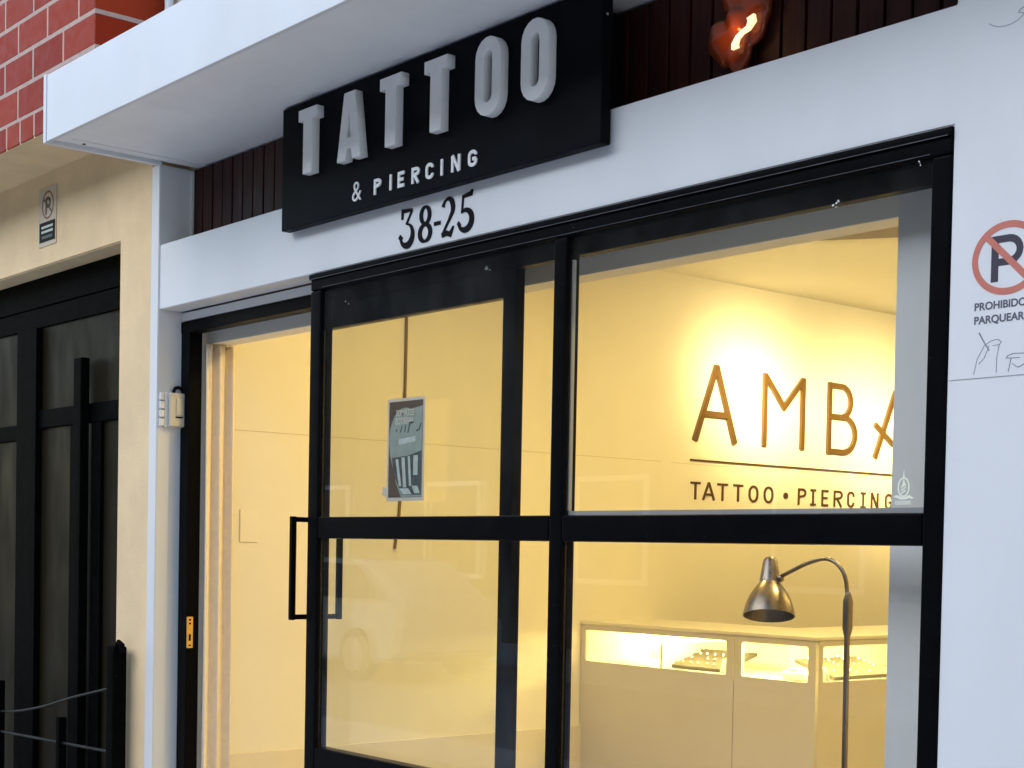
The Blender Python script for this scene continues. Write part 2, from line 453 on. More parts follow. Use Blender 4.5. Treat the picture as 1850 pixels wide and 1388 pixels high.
# interior shell
b = MB(); b.box(-5.87, XW, 0.172, 7.2, 0.25, 3.3); b.build('side_wall', WALLIN, shop)
b = MB(); b.box(XW, -0.6, 7.0, 7.2, 0.25, 3.3); b.build('back_wall', WALLIN, shop)
b = MB(); b.box(-0.8, -0.6, 0.3, 7.0, 0.25, 3.3); b.build('side_wall', WALLIN, shop)
b = MB(); b.box(XW, -0.6, 0.29, 7.0, 3.01, 3.3); b.build('ceiling', CEIL, shop)
b = MB(); b.box(XW, -0.6, 0.20, 7.0, 0.1, 0.254); b.build('shop_floor', FLOORIN, shop)
b = MB(); b.box(XW, -2.268, 0.20, 0.29, 2.338, 3.3, 0.003); b.build('lintel', WALLIN, shop, True)
b = MB(); b.box(-2.268, -0.6, 0.19, 0.292, 0.25, 3.3, 0.003); b.build('column', mat('column_white', (0.72, 0.725, 0.735), 0.5, var=0.04, vscale=4), shop, True)
b = MB(); b.box(XW, XW + 0.014, 0.31, 7.0, 0.25, 0.592, 0.003); b.build('dado_board', DADO, shop, True)
b = MB(); b.box(XW, XW + 0.0015, 0.31, 2.95, 1.9865, 1.989); b.box(XW, XW + 0.0015, 3.02, 7.0, 1.984, 1.9865); b.build('wall_joint', mat('joint_tan', (0.55, 0.47, 0.36), 0.8), shop)
b = MB()
e0, e1 = Vector((-4.63, 2.823)), Vector((-4.02, 3.22)); nn = Vector((0.545, -0.838))
pl = [e0, e1, e1 + nn * 0.5, e0 + nn * 0.5]
b.prism([(p.x, p.y) for p in pl], lambda u, v, d: (u, v, d), 2.995, 3.009); b.build('ceiling_hatch', mat('hatch_dark_wood', (0.06, 0.018, 0.01), 0.5), shop)

# ------------------------------------------------------------------ black storefront frame
FY0, FY1 = -0.005, 0.05
fr = MB()
fr.box(-4.632, -4.566, FY0, FY1, 0.25, 2.404, 0.006)                 # left stile
fr.box(-4.632, XR - 0.001, FY0, FY1, 2.405, 2.462, 0.006)            # head
fr.box(-4.634, XR - 0.0025, FY0 - 0.007, FY0 + 0.03, 2.444, 2.4632, 0.003)   # head trim
fr.box(-2.040, XR - 0.001, FY0, FY1, 0.25, 2.404, 0.006)             # right stile
fr.box(-3.325, -3.270, FY0, FY1, 0.25, 2.404, 0.006)                 # mullion
fr.box(-4.565, -3.326, FY0, FY1, 1.524, 1.600, 0.006)                # rails
fr.box(-3.269, -2.041, FY0, FY1, 1.524, 1.600, 0.006)
fr.box(-4.565, -3.326, FY0, FY1, 0.70, 0.778, 0.006)
fr.box(-3.269, -2.041, FY0, FY1, 0.70, 0.778, 0.006)
fr.box(-4.565, -3.326, 0.005, 0.03, 0.25, 0.699)
fr.box(-3.269, -2.041, 0.005, 0.03, 0.25, 0.699)
fr = fr.build('storefront_frame', BLACK, shop, True)
fr['label'] = 'black aluminium frame'
b = MB(); b.box(-4.70, XR - 0.004, 0.052, 0.088, 2.360, 2.45, 0.004); b.build('track_header', BLACK, fr, True)
def pane(x0, x1, z0, z1, par, y=0.012, m_=GLASS, name='pane'):
    q = MB(); q.box(x0, x1, y, y + 0.006, z0, z1); return q.build(name, m_, par)
pane(-4.5655, -3.3255, 1.6005, 2.4045, fr); pane(-4.5655, -3.3255, 0.7785, 1.5235, fr)
pane(-3.2695, -2.0405, 1.6005, 2.4045, fr); pane(-3.2695, -2.0405, 0.7785, 1.5235, fr)
b = MB(); b.box(-3.268, -2.042, 0.020, 0.032, 1.601, 1.613); b.box(-3.2695, -3.2645, 0.0185, 0.03, 1.614, 2.34); b.build('glazing_bead', BEADGREY, fr)

b = MB(); b.box(-4.628, XR - 0.008, FY0 - 0.0078, FY0 - 0.0066, 2.4445, 2.4465); b.box(-4.56, -2.045, FY0 - 0.0006, FY0 + 0.001, 2.4115, 2.413)  # lighter grey strips paint in the highlight caught along the head's edges
b.build('edge_highlight', mat('edge_highlight_grey', (0.05, 0.05, 0.06), 0.4, var=0.9, vscale=14, stretch=(1, 1, 1)), fr)
# door opening: jamb, head
jb = MB()
jb.box(-5.798, -5.722, 0.100, 0.160, 0.25, 2.425, 0.005)
jb.box(-5.80, -4.71, 0.099, 0.158, 2.377, 2.426, 0.005)
jb = jb.build('door_jamb', BLACK, shop, True)
b = MB(); b.box(-5.799, -4.64, 0.1005, 0.13, 2.4275, 2.4625, 0.002); b.build('head_strip', WHITE, shop, True)
st = MB(); st.prism(rrect(0, 0.028, 0, 0.131, 0.002), lambda u, v, d: (-5.7215 + d, 0.102 + u, 1.058 + v), 0, 0.0025)
st = st.build('strike_plate', BRASS, jb)
b = MB()
for (z0, z1) in ((1.172, 1.18), (1.157, 1.165), (1.088, 1.116), (1.066, 1.072)):
    b = MB(); b.box(-5.7195, -5.7183, 0.111, 0.121, z0, z1); b.build('strike_slot', CABLE, st)

def fleck(px_, pz, y, n, par, sz=0.006):
    q = MB()
    for i in range(n):
        x0 = px_ + random.uniform(-2.2, 2.2) * sz; z0 = pz + random.uniform(-1.1, 1.1) * sz; r_ = sz * random.uniform(.25, .7)
        q.prism([(x0 + r_ * random.uniform(.5, 1) * math.cos(a * 1.05), z0 + r_ * random.uniform(.4, .9) * math.sin(a * 1.05)) for a in range(6)], lambda u, v, d: (u, y - d, v), 0, 0.0006 + 0.0002 * i)
    q.build('paint_fleck', PLASTICW, par)
fleck(-2.325, 2.348, 0.0118, 5, fr, 0.008)
fleck(-2.060, 2.395, -0.0055, 3, fr, 0.006)
fleck(-3.70, 2.372, 0.0515, 4, fr, 0.009)
fleck(-4.48, 2.355, 0.0515, 3, fr, 0.006)
# sliding leaf
door = thing('sliding_door', 'black framed glass sliding door leaf, slid open behind the fixed left window', 'door', (-4.1, 0.075, 0.25))
LY0, LY1 = 0.055, 0.095
d = MB()
d.box(-4.718, -4.640, LY0, LY1, 0.27, 2.372, 0.005)
d.box(-3.628, -3.567, LY0, LY1, 0.27, 2.372, 0.005)
d.box(-4.639, -3.629, LY0, LY1, 2.277, 2.372, 0.005)
d.box(-4.639, -3.629, LY0, LY1, 1.530, 1.594, 0.005)
d.box(-4.639, -3.629, LY0, LY1, 0.27, 0.60, 0.005)
d = d.build('leaf_frame', BLACK, door, True)
pane(-4.6395, -3.6285, 1.5945, 2.2765, door, 0.072); pane(-4.6395, -3.6285, 0.6005, 1.5295, door, 0.072)
HX = -4.676
for s, ys in ((0, -0.036), (1, 0.165)):
    h = MB()
    y_in = LY0 if s == 0 else LY1
    h.box(HX - 0.010, HX + 0.010, ys - 0.010, ys + 0.010, 1.228, 1.602, 0.003)
    for z in (1.230, 1.582):
        a, c = (ys + 0.0105, y_in) if s == 0 else (y_in, ys - 0.0105)
        h.box(HX - 0.008, HX + 0.008, a, c, z, z + 0.018, 0.002)
    h.build('handle', BLACK, door, True)
b = MB(); b.box(-4.722, -4.7185, 0.064, 0.086, 1.08, 1.17, 0.001); b.build('lock', BRASS, door)
b = MB(); b.box(-3.615, -3.58, 0.0958, 0.1, 1.22, 1.37, 0.002); b.build('latch_plate', mat('latch_grey', (0.25, 0.27, 0.3), 0.4), door, True)

# ------------------------------------------------------------------ sign board
sign = thing('shop_sign', 'black sign board reading TATTOO & PIERCING under the white canopy', 'sign', (-3.93, -0.03, 2.632))
SY = -0.045
b = MB(); b.box(-4.772, -3.094, SY, -0.006, 2.632, 3.069, 0.004); b.build('sign_board', BLACKSIGN, sign, True)
b = MB(); b.box(-4.68, -3.20, -0.0065, 0.14, 2.745, 3.05); b.build('mounting_frame', BLACKSIGN, sign)
for z in (2.99, 3.035):
    b = MB(); b.lathe([(0, 0), (0.004, 0.0005), (0.003, 0.003), (0, 0.004)], (-3.0945, -0.028, z), (1, 0, 0), 10); b.build('screw', RIM, sign)
ZB, ZT, DP = 2.800, 3.026, 0.033
H = ZT - ZB
def Tpoly(x0, x1, s0, s1):
    return [[(x0, H), (x0, H - 0.039), (s0, H - 0.039), (s0, 0), (s1, 0), (s1, H - 0.039), (x1, H - 0.039), (x1, H)]]
LT = [('T', Tpoly(-4.613, -4.498, -4.582, -4.525)),
      ('A', [[(-4.366, 0), (-4.327, H), (-4.263, H), (-4.226, 0), (-4.275, 0), (-4.283, 0.038), (-4.310, 0.038), (-4.318, 0)],
             [(-4.306, 0.074), (-4.295, 0.155), (-4.286, 0.074)]]),
      ('T', Tpoly(-4.118, -3.999, -4.086, -4.029)),
      ('T', Tpoly(-3.876, -3.758, -3.844, -3.787)),
      ('O', [stadium(-3.559, H / 2, 0.120, H + 0.010), stadium(-3.559, H / 2, 0.040, H - 0.072)]),
      ('O', [stadium(-3.345, H / 2, 0.120, H + 0.010), stadium(-3.345, H / 2, 0.040, H - 0.072)])]
for ch, sp in LT:
    curve_obj('letter', sp, DP, 0.0022, LETTER, sign, front(0, ZB, SY))
# & PIERCING
fS = lambda x0, z0: (lambda u, v, d: (x0 + u, SY - d, z0 + v))
HB = 0.051
def letter(kind, w, h, t):
    if kind == 'P': return [[(0, 0), (0, h)], [(0, h - t / 2)] + arc(w - h * .26, h * .75 - t * .1, h * .26, h * .25 - t * .4, 90, -90, 8) + [(0, h * .5 - t * .1)]]
    if kind == 'I': return [[(w / 2, 0), (w / 2, h)]]
    if kind == 'E': return [[(0, 0), (0, h)], [(0, h - t / 2), (w, h - t / 2)], [(0, h / 2), (w * .85, h / 2)], [(0, t / 2), (w, t / 2)]]
    if kind == 'R': return letter('P', w, h, t) + [[(w * .35, h * .5), (w * .95, 0)]]
    if kind == 'C': return [[(w, h * .68)] + [(w / 2 + p[0], h - w / 2 + p[1]) for p in arc(0, 0, w / 2, w / 2 - t / 2, 0, 180, 8)] + [(w / 2 + p[0], w / 2 + p[1]) for p in arc(0, 0, w / 2, w / 2 - t / 2, 180, 360, 8)] + [(w, h * .32)]]
    if kind == 'G': return [letter('C', w, h, t)[0] + [(w, h * .46)], [(w * .5, h * .46), (w, h * .46)]]
    if kind == 'N': return [[(0, 0), (0, h)], [(0.001, h), (w - 0.001, 0)], [(w, 0), (w, h)]]
    if kind == 'T': return [[(0, h - t / 2), (w, h - t / 2)], [(w / 2, 0), (w / 2, h - t)]]
    if kind == 'A': return [[(0, 0), (w / 2, h)], [(w / 2, h), (w, 0)], [(w * .2, h * .32), (w * .8, h * .32)]]
    if kind == 'O': return [stadium(w / 2, h / 2, w, h - t, 8)]
    if kind == 'i': return [[(w / 2, 0), (w / 2, h)], [(0, h - t / 2), (w, h - t / 2)], [(0, t / 2), (w, t / 2)]]
def put_letter(kind, w, h, t, fn, depth, mat_, parent, name='small_letter'):
    mb = MB()
    for i, s in enumerate(letter(kind, w, h, t)):
        stroke(mb, s, t, fn, 0.0002 * 0, depth + 0.0004 * i, closed=(kind == 'O'))
    return mb.build(name, mat_, parent)
for kind, x0, x1 in (('P', -4.180, -4.150), ('I', -4.097, -4.084), ('E', -4.045, -4.015), ('R', -3.969, -3.937), ('C', -3.894, -3.864), ('I', -3.822, -3.809), ('N', -3.761, -3.727), ('G', -3.677, -3.645)):
    put_letter(kind, x1 - x0, HB, 0.0105, fS(x0, 2.667), 0.004, LETTERW, sign)
text_obj('ampersand', '&', 0.098, 0.004, LETTERW, sign, front(-4.316, 2.664, SY), 0.95, -0.0012)

# ------------------------------------------------------------------ house number 38-25
num = thing('house_number', 'black painted house number 38-25 on the white fascia below the sign', 'house number', (-3.90, 0, 2.495))
fN = lambda u, v, d: (u, -d, v)
def digit(name, strokes):
    mb = MB()
    for i, (p, w) in enumerate(strokes): stroke(mb, p, [q_ * 1.22 + 0.001 for q_ in w] if isinstance(w, list) else w * 1.3, (lambda u, v, d: (u, -d, v - 0.008)), 0.0, 0.0025 + 0.0004 * i)
    mb.build(name, DIGIT, num)
def vw(n, f): return [f(i / (n - 1)) for i in range(n)]
th, tk = 0.005, 0.018
p = arc(-4.061, 2.532, 0.034, 0.035, -170, 80, 18)
digit('digit', [([(-4.086, 2.585), (-4.084, 2.612), (-4.030, 2.610)], [0.008, 0.010, 0.006]),
                ([(-4.031, 2.609), (-4.063, 2.566)], [0.006, 0.006]),
                (p, vw(19, lambda t: th + (tk - th) * math.sin(math.pi * min(1, max(0, t * 1.05))) ** 1.2)),
                ([(-4.098, 2.520), (-4.088, 2.531)], [0.014, 0.014])])
def eight(cx):
    a = arc(cx, 2.524, 0.028, 0.0265, 90, 450, 24); c = arc(cx + .001, 2.581, 0.0225, 0.0265, -90, 270, 24)
    return [(a, vw(25, lambda t: 0.006 + 0.010 * abs(math.sin(2 * math.pi * t)))), (c, vw(25, lambda t: 0.006 + 0.008 * abs(math.sin(2 * math.pi * t))))]
digit('digit', eight(-3.960))
digit('hyphen', [([(-3.912, 2.545), (-3.878, 2.545)], 0.009)])
digit('digit', [(arc(-3.840, 2.583, 0.026, 0.031, 165, -25, 14) + [(-3.832, 2.548), (-3.868, 2.505)], [0.012, 0.010, 0.008, 0.006, 0.006, 0.007, 0.009, 0.011, 0.013, 0.015, 0.016, 0.016, 0.016, 0.015, 0.013, 0.009, 0.005]),
                ([(-3.870, 2.503), (-3.846, 2.507), (-3.826, 2.500), (-3.810, 2.524)], [0.012, 0.013, 0.012, 0.005])])
digit('digit', [([(-3.768, 2.558), (-3.763, 2.608), (-3.722, 2.612), (-3.716, 2.624)], [0.006, 0.007, 0.012, 0.005]),
                (arc(-3.752, 2.534, 0.034, 0.031, 125, -165, 18), vw(19, lambda t: th + (tk - th) * math.sin(math.pi * t) ** 1.1)),
                ([(-3.786, 2.520), (-3.777, 2.528)], [0.013, 0.013])])

# ------------------------------------------------------------------ amber lump lamp on the slats
amb = thing('wall_lamp', 'lumpy amber glass lamp glowing on the dark slats above the window', 'lamp', (-2.73, 0.15, 2.78))
bm2 = bmesh.new(); bmesh.ops.create_icosphere(bm2, subdivisions=5, radius=1.0)
lob = [((-.55, -.2, -.2), .56), ((.55, -.15, .40), .50), ((.05, -.25, -.68), .42), ((-.08, -.1, .80), .55), ((0.1, -.3, .05), .58), ((.55, -.1, -.12), .36), ((-.4, -.2, -.55), .38)]
for v in bm2.verts:
    dvec = v.co.normalized(); best = 0.25
    for c, r in lob:
        c = Vector(c); bb = dvec.dot(c); disc = bb * bb - (c.length_squared - r * r)
        if disc > 0: best = max(best, bb + math.sqrt(disc))
    ang = 0.05 * math.sin(7 * dvec.x + 5 * dvec.z) + 0.03 * math.sin(13 * dvec.z + 3 * dvec.y)
    v.co = dvec * (best + ang)
for _ in range(3): bmesh.ops.smooth_vert(bm2, verts=bm2.verts[:], factor=0.5, use_axis_x=True, use_axis_y=True, use_axis_z=True)
for v in bm2.verts: v.co = Vector((-2.738 + v.co.x * 0.098, 0.130 + v.co.y * 0.055, 2.895 + v.co.z * 0.108))
q = MB(); q._merge(bm2); q.build('lamp_glass', AMBER, amb, True)
pts = [(-2.659, 2.898), (-2.655, 2.884), (-2.667, 2.869), (-2.687, 2.863), (-2.703, 2.853), (-2.712, 2.838), (-2.711, 2.826)]
b = MB(); stroke(b, pts, [0.024, 0.022, 0.013, 0.010, 0.012, 0.018, 0.021], lambda u, v, d: (u, 0.080 - d, v), 0.0, 0.010); b.build('filament', FILAMENT, amb)

ld = bpy.data.lights.new('filament_light', 'POINT'); ld.energy = 0.10; ld.color = (1.0, 0.55, 0.18); ld.shadow_soft_size = 0.015
lo = bpy.data.objects.new('filament_light', ld); COL.objects.link(lo); lo.location = (-2.715, 0.045, 2.872); adopt(lo, amb)
# ------------------------------------------------------------------ no-parking notice on the right pier
npk = thing('no_parking_notice', 'large no parking notice with faded red ring on the white pier right of the window', 'sign', (-1.84, 0, 1.897))
b = MB(); b.box(-1.983, -1.45, -0.0022, -0.0004, 1.897, 2.33); b.build('notice_sheet', WHITE, npk)
fQ = lambda u, v, d: (u, -0.0022 - d, v)
cx, cz, rr = -1.8415, 2.153, 0.0805
b = MB(); stroke(b, [(cx + (rr) * math.cos(a * math.pi / 32), cz + (rr - .008) * math.sin(a * math.pi / 32)) for a in range(64)], 0.0145, fQ, 0, 0.0010, True)
stroke(b, [(cx - 0.053, cz + 0.052), (cx + 0.053, cz - 0.052)], 0.0145, fQ, 0, 0.0014); b.build('ring_and_slash', REDINK, npk)
b = MB()
stroke(b, [(-1.8725, 2.103), (-1.8725, 2.203)], 0.018, fQ, 0, 0.0004)
stroke(b, [(-1.8725, 2.195)] + arc(-1.839, 2.170, 0.027, 0.025, 90, -90, 10) + [(-1.8725, 2.145)], 0.016, fQ, 0, 0.0006)
b.build('letter_p', DARKINK, npk)
text_obj('lettering', 'PROHIBIDO', 0.0235, 0.0006, TEXTINK, npk, front(-1.921, 2.0455, -0.0022), 1.03, 0.0006)
text_obj('lettering', 'PARQUEAR', 0.0235, 0.0006, TEXTINK, npk, front(-1.921, 2.0155, -0.0022), 1.03, 0.0006)
GR = [([(-1.907, 1.996), (-1.893, 1.973), (-1.88, 1.954)], [0.0035, 0.0028, 0.002]), ([(-1.918, 1.905), (-1.91, 1.938), (-1.893, 1.967), (-1.876, 1.976), (-1.859, 1.978), (-1.851, 1.971), (-1.856, 1.966), (-1.872, 1.965)], 0.0013),
      ([(-1.881, 1.966), (-1.892, 1.94), (-1.906, 1.927)], 0.0012), ([(-1.856, 1.966), (-1.861, 1.94), (-1.862, 1.905)], 0.0011),
      ([(-1.79, 1.942), (-1.819, 1.944), (-1.835, 1.94), (-1.838, 1.935), (-1.818, 1.934), (-1.805, 1.934)], 0.0012), ([(-1.826, 1.934), (-1.832, 1.906)], 0.0011), ([(-1.823, 1.922), (-1.809, 1.913), (-1.79, 1.921)], 0.0011)]
b = MB()
for i, (p, w_) in enumerate(GR): stroke(b, p, w_, fQ, 0, 0.0004 + 0.0001 * i)
b.build('pen_scribble', PENCIL, npk)
b = MB()
for i, p in enumerate([[(-1.905, 2.672), (-1.895, 2.665), (-1.879, 2.659), (-1.864, 2.657), (-1.85, 2.658), (-1.834, 2.662), (-1.821, 2.671), (-1.80, 2.69)], [(-1.81, 2.690), (-1.829, 2.684), (-1.833, 2.679), (-1.82, 2.674)]]):
    stroke(b, p, 0.0022, fN, 0, 0.0005 + 0.0002 * i)
tag(b.build('pen_scrawl', mat('scrawl_grey', (0.36, 0.39, 0.44), 0.6)), 'grey curved pen scrawl high on the white pier', 'graffiti')

# ------------------------------------------------------------------ switch box on the left reveal
sw = thing('switch_box', 'ivory plastic switch box on the white reveal beside the open doorway', 'switch box', (-5.80, 0.055, 1.98))
b = MB(); b.box(-5.803, -5.785, 0.022, 0.112, 1.980, 2.128, 0.004); b.build('back_box', PLASTICW, sw, True)
b = MB(); b.box(-5.7848, -5.762, 0.036, 0.108, 1.984, 2.124, 0.006); cov = b.build('cover', PLASTIC, sw, True)
b = MB(); b.box(-5.7618, -5.757, 0.062, 0.092, 2.03, 2.10, 0.002); b.build('rocker', PLASTIC, cov, True)
b = MB(); b.box(-5.7618, -5.7605, 0.060, 0.094, 2.020, 2.026); b.build('slot', CABLE, cov)
for k in range(4):
    b = MB(); b.box(-5.802, -5.784, 0.003, 0.021, 1.986 + k * 0.036, 2.016 + k * 0.036, 0.003); b.build('side_tab', PLASTICW, sw, True)
b = MB(); b.tube([(-5.785, 0.06, 2.128), (-5.783, 0.068, 2.146), (-5.785, 0.084, 2.150), (-5.789, 0.098, 2.146), (-5.790, 0.112, 2.150), (-5.786, 0.12, 2.175)], 0.0075, 8)
b.build('cable', CABLE, sw, True)

# ------------------------------------------------------------------ interior things
# curtain
b2 = bmesh.new()
ny, nz = 60, 12
rows = []
for j in range(nz + 1):
    z = 0.30 + (2.334 - 0.30) * j / nz
    row = []
    for i in range(ny + 1):
        t = i / ny
        y = 0.168 + 0.135 * t
        x = -5.712 + 0.016 * math.sin(t * 15 + 0.5 * math.sin(z * 1.3)) + 0.007 * math.sin(t * 29 + z * 0.9) + 0.012 * t
        row.append(b2.verts.new((x, y, z)))
    rows.append(row)
for j in range(nz):
    for i in range(ny): b2.faces.new((rows[j][i], rows[j][i + 1], rows[j + 1][i + 1], rows[j + 1][i]))
q = MB(); q._merge(b2)
cur = q.build('curtain', CLOTH, None, True)
sol = cur.modifiers.new('thickness', 'SOLIDIFY'); sol.thickness = 0.003
tag(cur, 'pale cream curtain gathered at the wall just inside the open doorway', 'curtain')
# cord
b = MB(); b.tube([(XW + 0.005, 1.232, 3.005), (XW + 0.005, 1.229, 2.3), (XW + 0.005, 1.222, 1.9), (XW + 0.006, 1.205, 1.65), (XW + 0.005, 1.184, 1.49)], 0.0075, 8)
tag(b.build('hanging_cord', CORD, None, True), 'thin brown cord running down the cream side wall behind the poster', 'cord')
b = MB(); b.box(XW, XW + 0.006, 0.363, 0.453, 1.507, 1.649, 0.003)
tag(b.build('wall_plate', mat('wall_plate_cream', (0.80, 0.755, 0.67), 0.5), None, True), 'blank cream wall plate on the side wall seen through the doorway', 'wall plate')

# wall lettering
wl = thing('wall_lettering', 'brown wooden AMB lettering with TATTOO PIERCING line on the lit cream wall', 'lettering', (XW, 4.0, 1.79))
fW = lambda u, v, d: (XW + 0.004 + d, u, v)
def wstroke(strokes, w_, name, m_, depth=0.014):
    mb = MB()
    for i, s in enumerate(strokes): stroke(mb, s[0], w_ if len(s) < 3 else s[2], fW, -0.0035, depth + 0.0006 * i, s[1])
    mb.build(name, m_, wl)
WD = 0.034
wstroke([([(3.196, 2.115), (3.362, 2.540)], False), ([(3.358, 2.540), (3.524, 2.115)], False), ([(3.27, 2.268), (3.45, 2.268)], False, 0.034)], WD, 'letter', GOLD)
wstroke([([(3.776, 2.116), (3.776, 2.536)], False), ([(3.772, 2.527), (3.944, 2.352), (4.117, 2.527)], False), ([(4.115, 2.116), (4.115, 2.536)], False)], 0.031, 'letter', GOLD)
wstroke([([(4.366, 2.105), (4.366, 2.535)], False), ([(4.366, 2.517)] + arc(4.475, 2.425, 0.095, 0.092, 90, -90, 12) + [(4.366, 2.333)], False), ([(4.366, 2.3325)] + arc(4.50, 2.228, 0.118, 0.1045, 90, -90, 12) + [(4.366, 2.1235)], False)], 0.031, 'letter', GOLD)
wstroke([([(4.822, 2.105), (5.02, 2.53)], False), ([(5.017, 2.53), (5.20, 2.105)], False), ([(4.815, 2.312), (4.99, 2.205), (5.2, 2.205)], False, 0.030)], 0.034, 'letter', GOLD)
mb = MB(); stroke(mb, [(3.17, 2.008), (6.3, 2.008)], 0.009, fW, -0.0035, 0.008); mb.build('rule', BROWN, wl)
for kind, y0, y1 in (('T', 3.178, 3.256), ('A', 3.280, 3.370), ('T', 3.396, 3.482), ('T', 3.530, 3.610), ('O', 3.668, 3.736), ('O', 3.799, 3.868), ('P', 4.106, 4.166), ('i', 4.216, 4.262), ('E', 4.326, 4.380), ('R', 4.442, 4.512), ('C', 4.575, 4.628), ('i', 4.700, 4.748), ('N', 4.810, 4.870), ('G', 4.955, 5.015)):
    put_letter(kind, y1 - y0, 0.098, 0.0125, lambda u, v, d, y0=y0: (XW + 0.0005 + d, y0 + u, 1.791 + v), 0.007, BROWN, wl)
mb = MB(); mb.lathe([(0, 0), (0.019, 0), (0.019, 0.007), (0, 0.007)], (XW + 0.0005, 3.987, 1.840), (1, 0, 0), 20); mb.build('dot', BROWN, wl)

# display counter
CF, CX = 2.381, -4.223
ct = thing('display_counter', 'pale display counter with lit jewellery windows below the wall lettering', 'counter', (-4.98, 2.6, 0.254))
fC = front(0, 0, CF + 0.02)
fp = curve_obj('front_panel', [[(-5.748, 0.26), (CX, 0.26), (CX, 1.118), (-5.748, 1.118)], rrect(-5.712, -4.748, 0.930, 1.090, 0.012), rrect(-4.654, -4.266, 0.930, 1.090, 0.012)], 0.02, 0.0, COUNTER, ct, fC)
curve_obj('side_panel', [[(2.402, 0.26), (4.2, 0.26), (4.2, 1.118), (2.402, 1.118)], rrect(2.432, 3.6, 0.933, 1.092, 0.012)], 0.02, 0.0, COUNTER, ct, onleft(0, 0, CX - 0.02))
b = MB(); b.box(-5.748, CX + 0.008, CF - 0.008, 2.93, 1.119, 1.136, 0.004); b.box(-4.80, CX + 0.008, 2.931, 4.2, 1.119, 1.136, 0.004); b.build('counter_top', COUNTERTOP, ct, True)
b = MB(); b.box(-5.748, CX - 0.0205, CF + 0.021, 2.92, 0.905, 0.925); b.box(-4.8, CX - 0.0205, 2.921, 4.18, 0.905, 0.925); b.build('shelf', COUNTERTOP, ct)
b = MB(); b.box(-5.748, -4.82, 2.90, 2.92, 0.926, 1.118); b.box(-4.82, -4.80, 2.90, 4.18, 0.926, 1.118); b.box(-5.20, -5.185, 2.405, 2.899, 0.926, 1.05); b.build('back_panel', COUNTERTOP, ct)
b = MB(); b.box(-4.706, -4.698, CF - 0.003, CF + 0.0005, 0.90, 1.105, 0.001); b.build('divider_trim', mat('trim_metal', (0.8, 0.72, 0.6), 0.25, metal=0.7), ct)
b = MB(); b.box(-4.7, -4.6975, CF - 0.0005, CF + 0.001, 0.27, 0.90); b.build('panel_gap', CORD, ct)
for a in ((-5.714, -4.746), (-4.656, -4.264)):
    q = MB(); q.box(a[0], a[1], CF + 0.0205, CF + 0.0245, 0.928, 1.092); q.build('display_pane', GLASSC, ct)
q = MB(); q.box(CX - 0.0245, CX - 0.0205, 2.43, 3.602, 0.931, 1.094); q.build('display_pane', GLASSC, ct)
for (x0, x1, y0, y1) in ((-5.70, -5.22, 2.83, 2.86), (-5.16, -4.78, 2.46, 2.475), (-4.66, -4.27, 2.46, 2.475), (-4.34, -4.32, 2.50, 3.6)):
    q = MB(); q.box(x0, x1, y0, y1, 1.098, 1.110); q.build('light_strip', LED, ct)
# trays
def tray(cx_, cy_, sx, sy, label, ax_='X'):
    t = thing('jewellery_tray', label, 'tray', (cx_, cy_, 0.925), 'trays of jewellery inside the counter')
    q = MB(); q.box(cx_ - sx / 2, cx_ + sx / 2, cy_ - sy / 2, cy_ + sy / 2, 0.926, 0.944, 0.003); q.build('tray_base', TRAY, t, True)
    me = None
    for i in range(7):
        for j in range(4):
            px_ = cx_ - sx / 2 + sx * (i + .5) / 7 + random.uniform(-.006, .006); py_ = cy_ - sy / 2 + sy * (j + .5) / 4
            if random.random() < 0.2: continue
            if me is None:
                q = MB(); q.lathe([(0, 0.0), (0.007, 0.0), (0.006, 0.006), (0.008, 0.010), (0.004, 0.016), (0, 0.017)], (0, 0, 0), (0, 0, 1), 8)
                o = q.build('jewel', JEWEL, None, True); me = o.data
            else: o = link('jewel', me)
            o.location = (px_, py_, 0.9435); adopt(o, t)
    piv = Vector((cx_, cy_, 0.926)); rot = Matrix.Rotation(math.radians(16), 4, 'X' if ax_ == 'X' else 'Y')
    t.matrix_world = Matrix.Translation((cx_, cy_, 0.962)) @ rot
    return t
tray(-5.03, 2.60, 0.36, 0.26, 'dark jewellery tray in the widest counter window, left of the divider')
tray(-4.40, 2.82, 0.24, 0.46, 'dark jewellery tray at the counter end, behind the lamp pole', 'Y')
def dome(x, y, rx, ry, h, label, name='display_bust'):
    q = MB(); prof = [(math.cos(t * math.pi / 16), math.sin(t * math.pi / 16)) for t in range(9)]
    q.lathe([(r * rx, hh * h) for r, hh in prof] , (x, y, 0.926), (0, 0, 1), 24)
    return tag(q.build(name, WHITEOBJ, None, True), label, 'display form')
dome(-4.80, 2.47, 0.048, 0.05, 0.085, 'white rounded display form beside the dark tray in the widest counter window')
q = MB(); q.box(-4.475, -4.345, 2.45, 2.56, 0.926, 0.968, 0.014, 3); q.box(-4.455, -4.40, 2.47, 2.54, 0.969, 0.981, 0.005)
tag(q.build('display_cushion', WHITEOBJ, None, True), 'low white display cushion in the narrow counter window', 'display form')
dome(-4.285, 2.50, 0.038, 0.05, 0.075, 'white rounded display form at the counter corner beside the lamp pole')

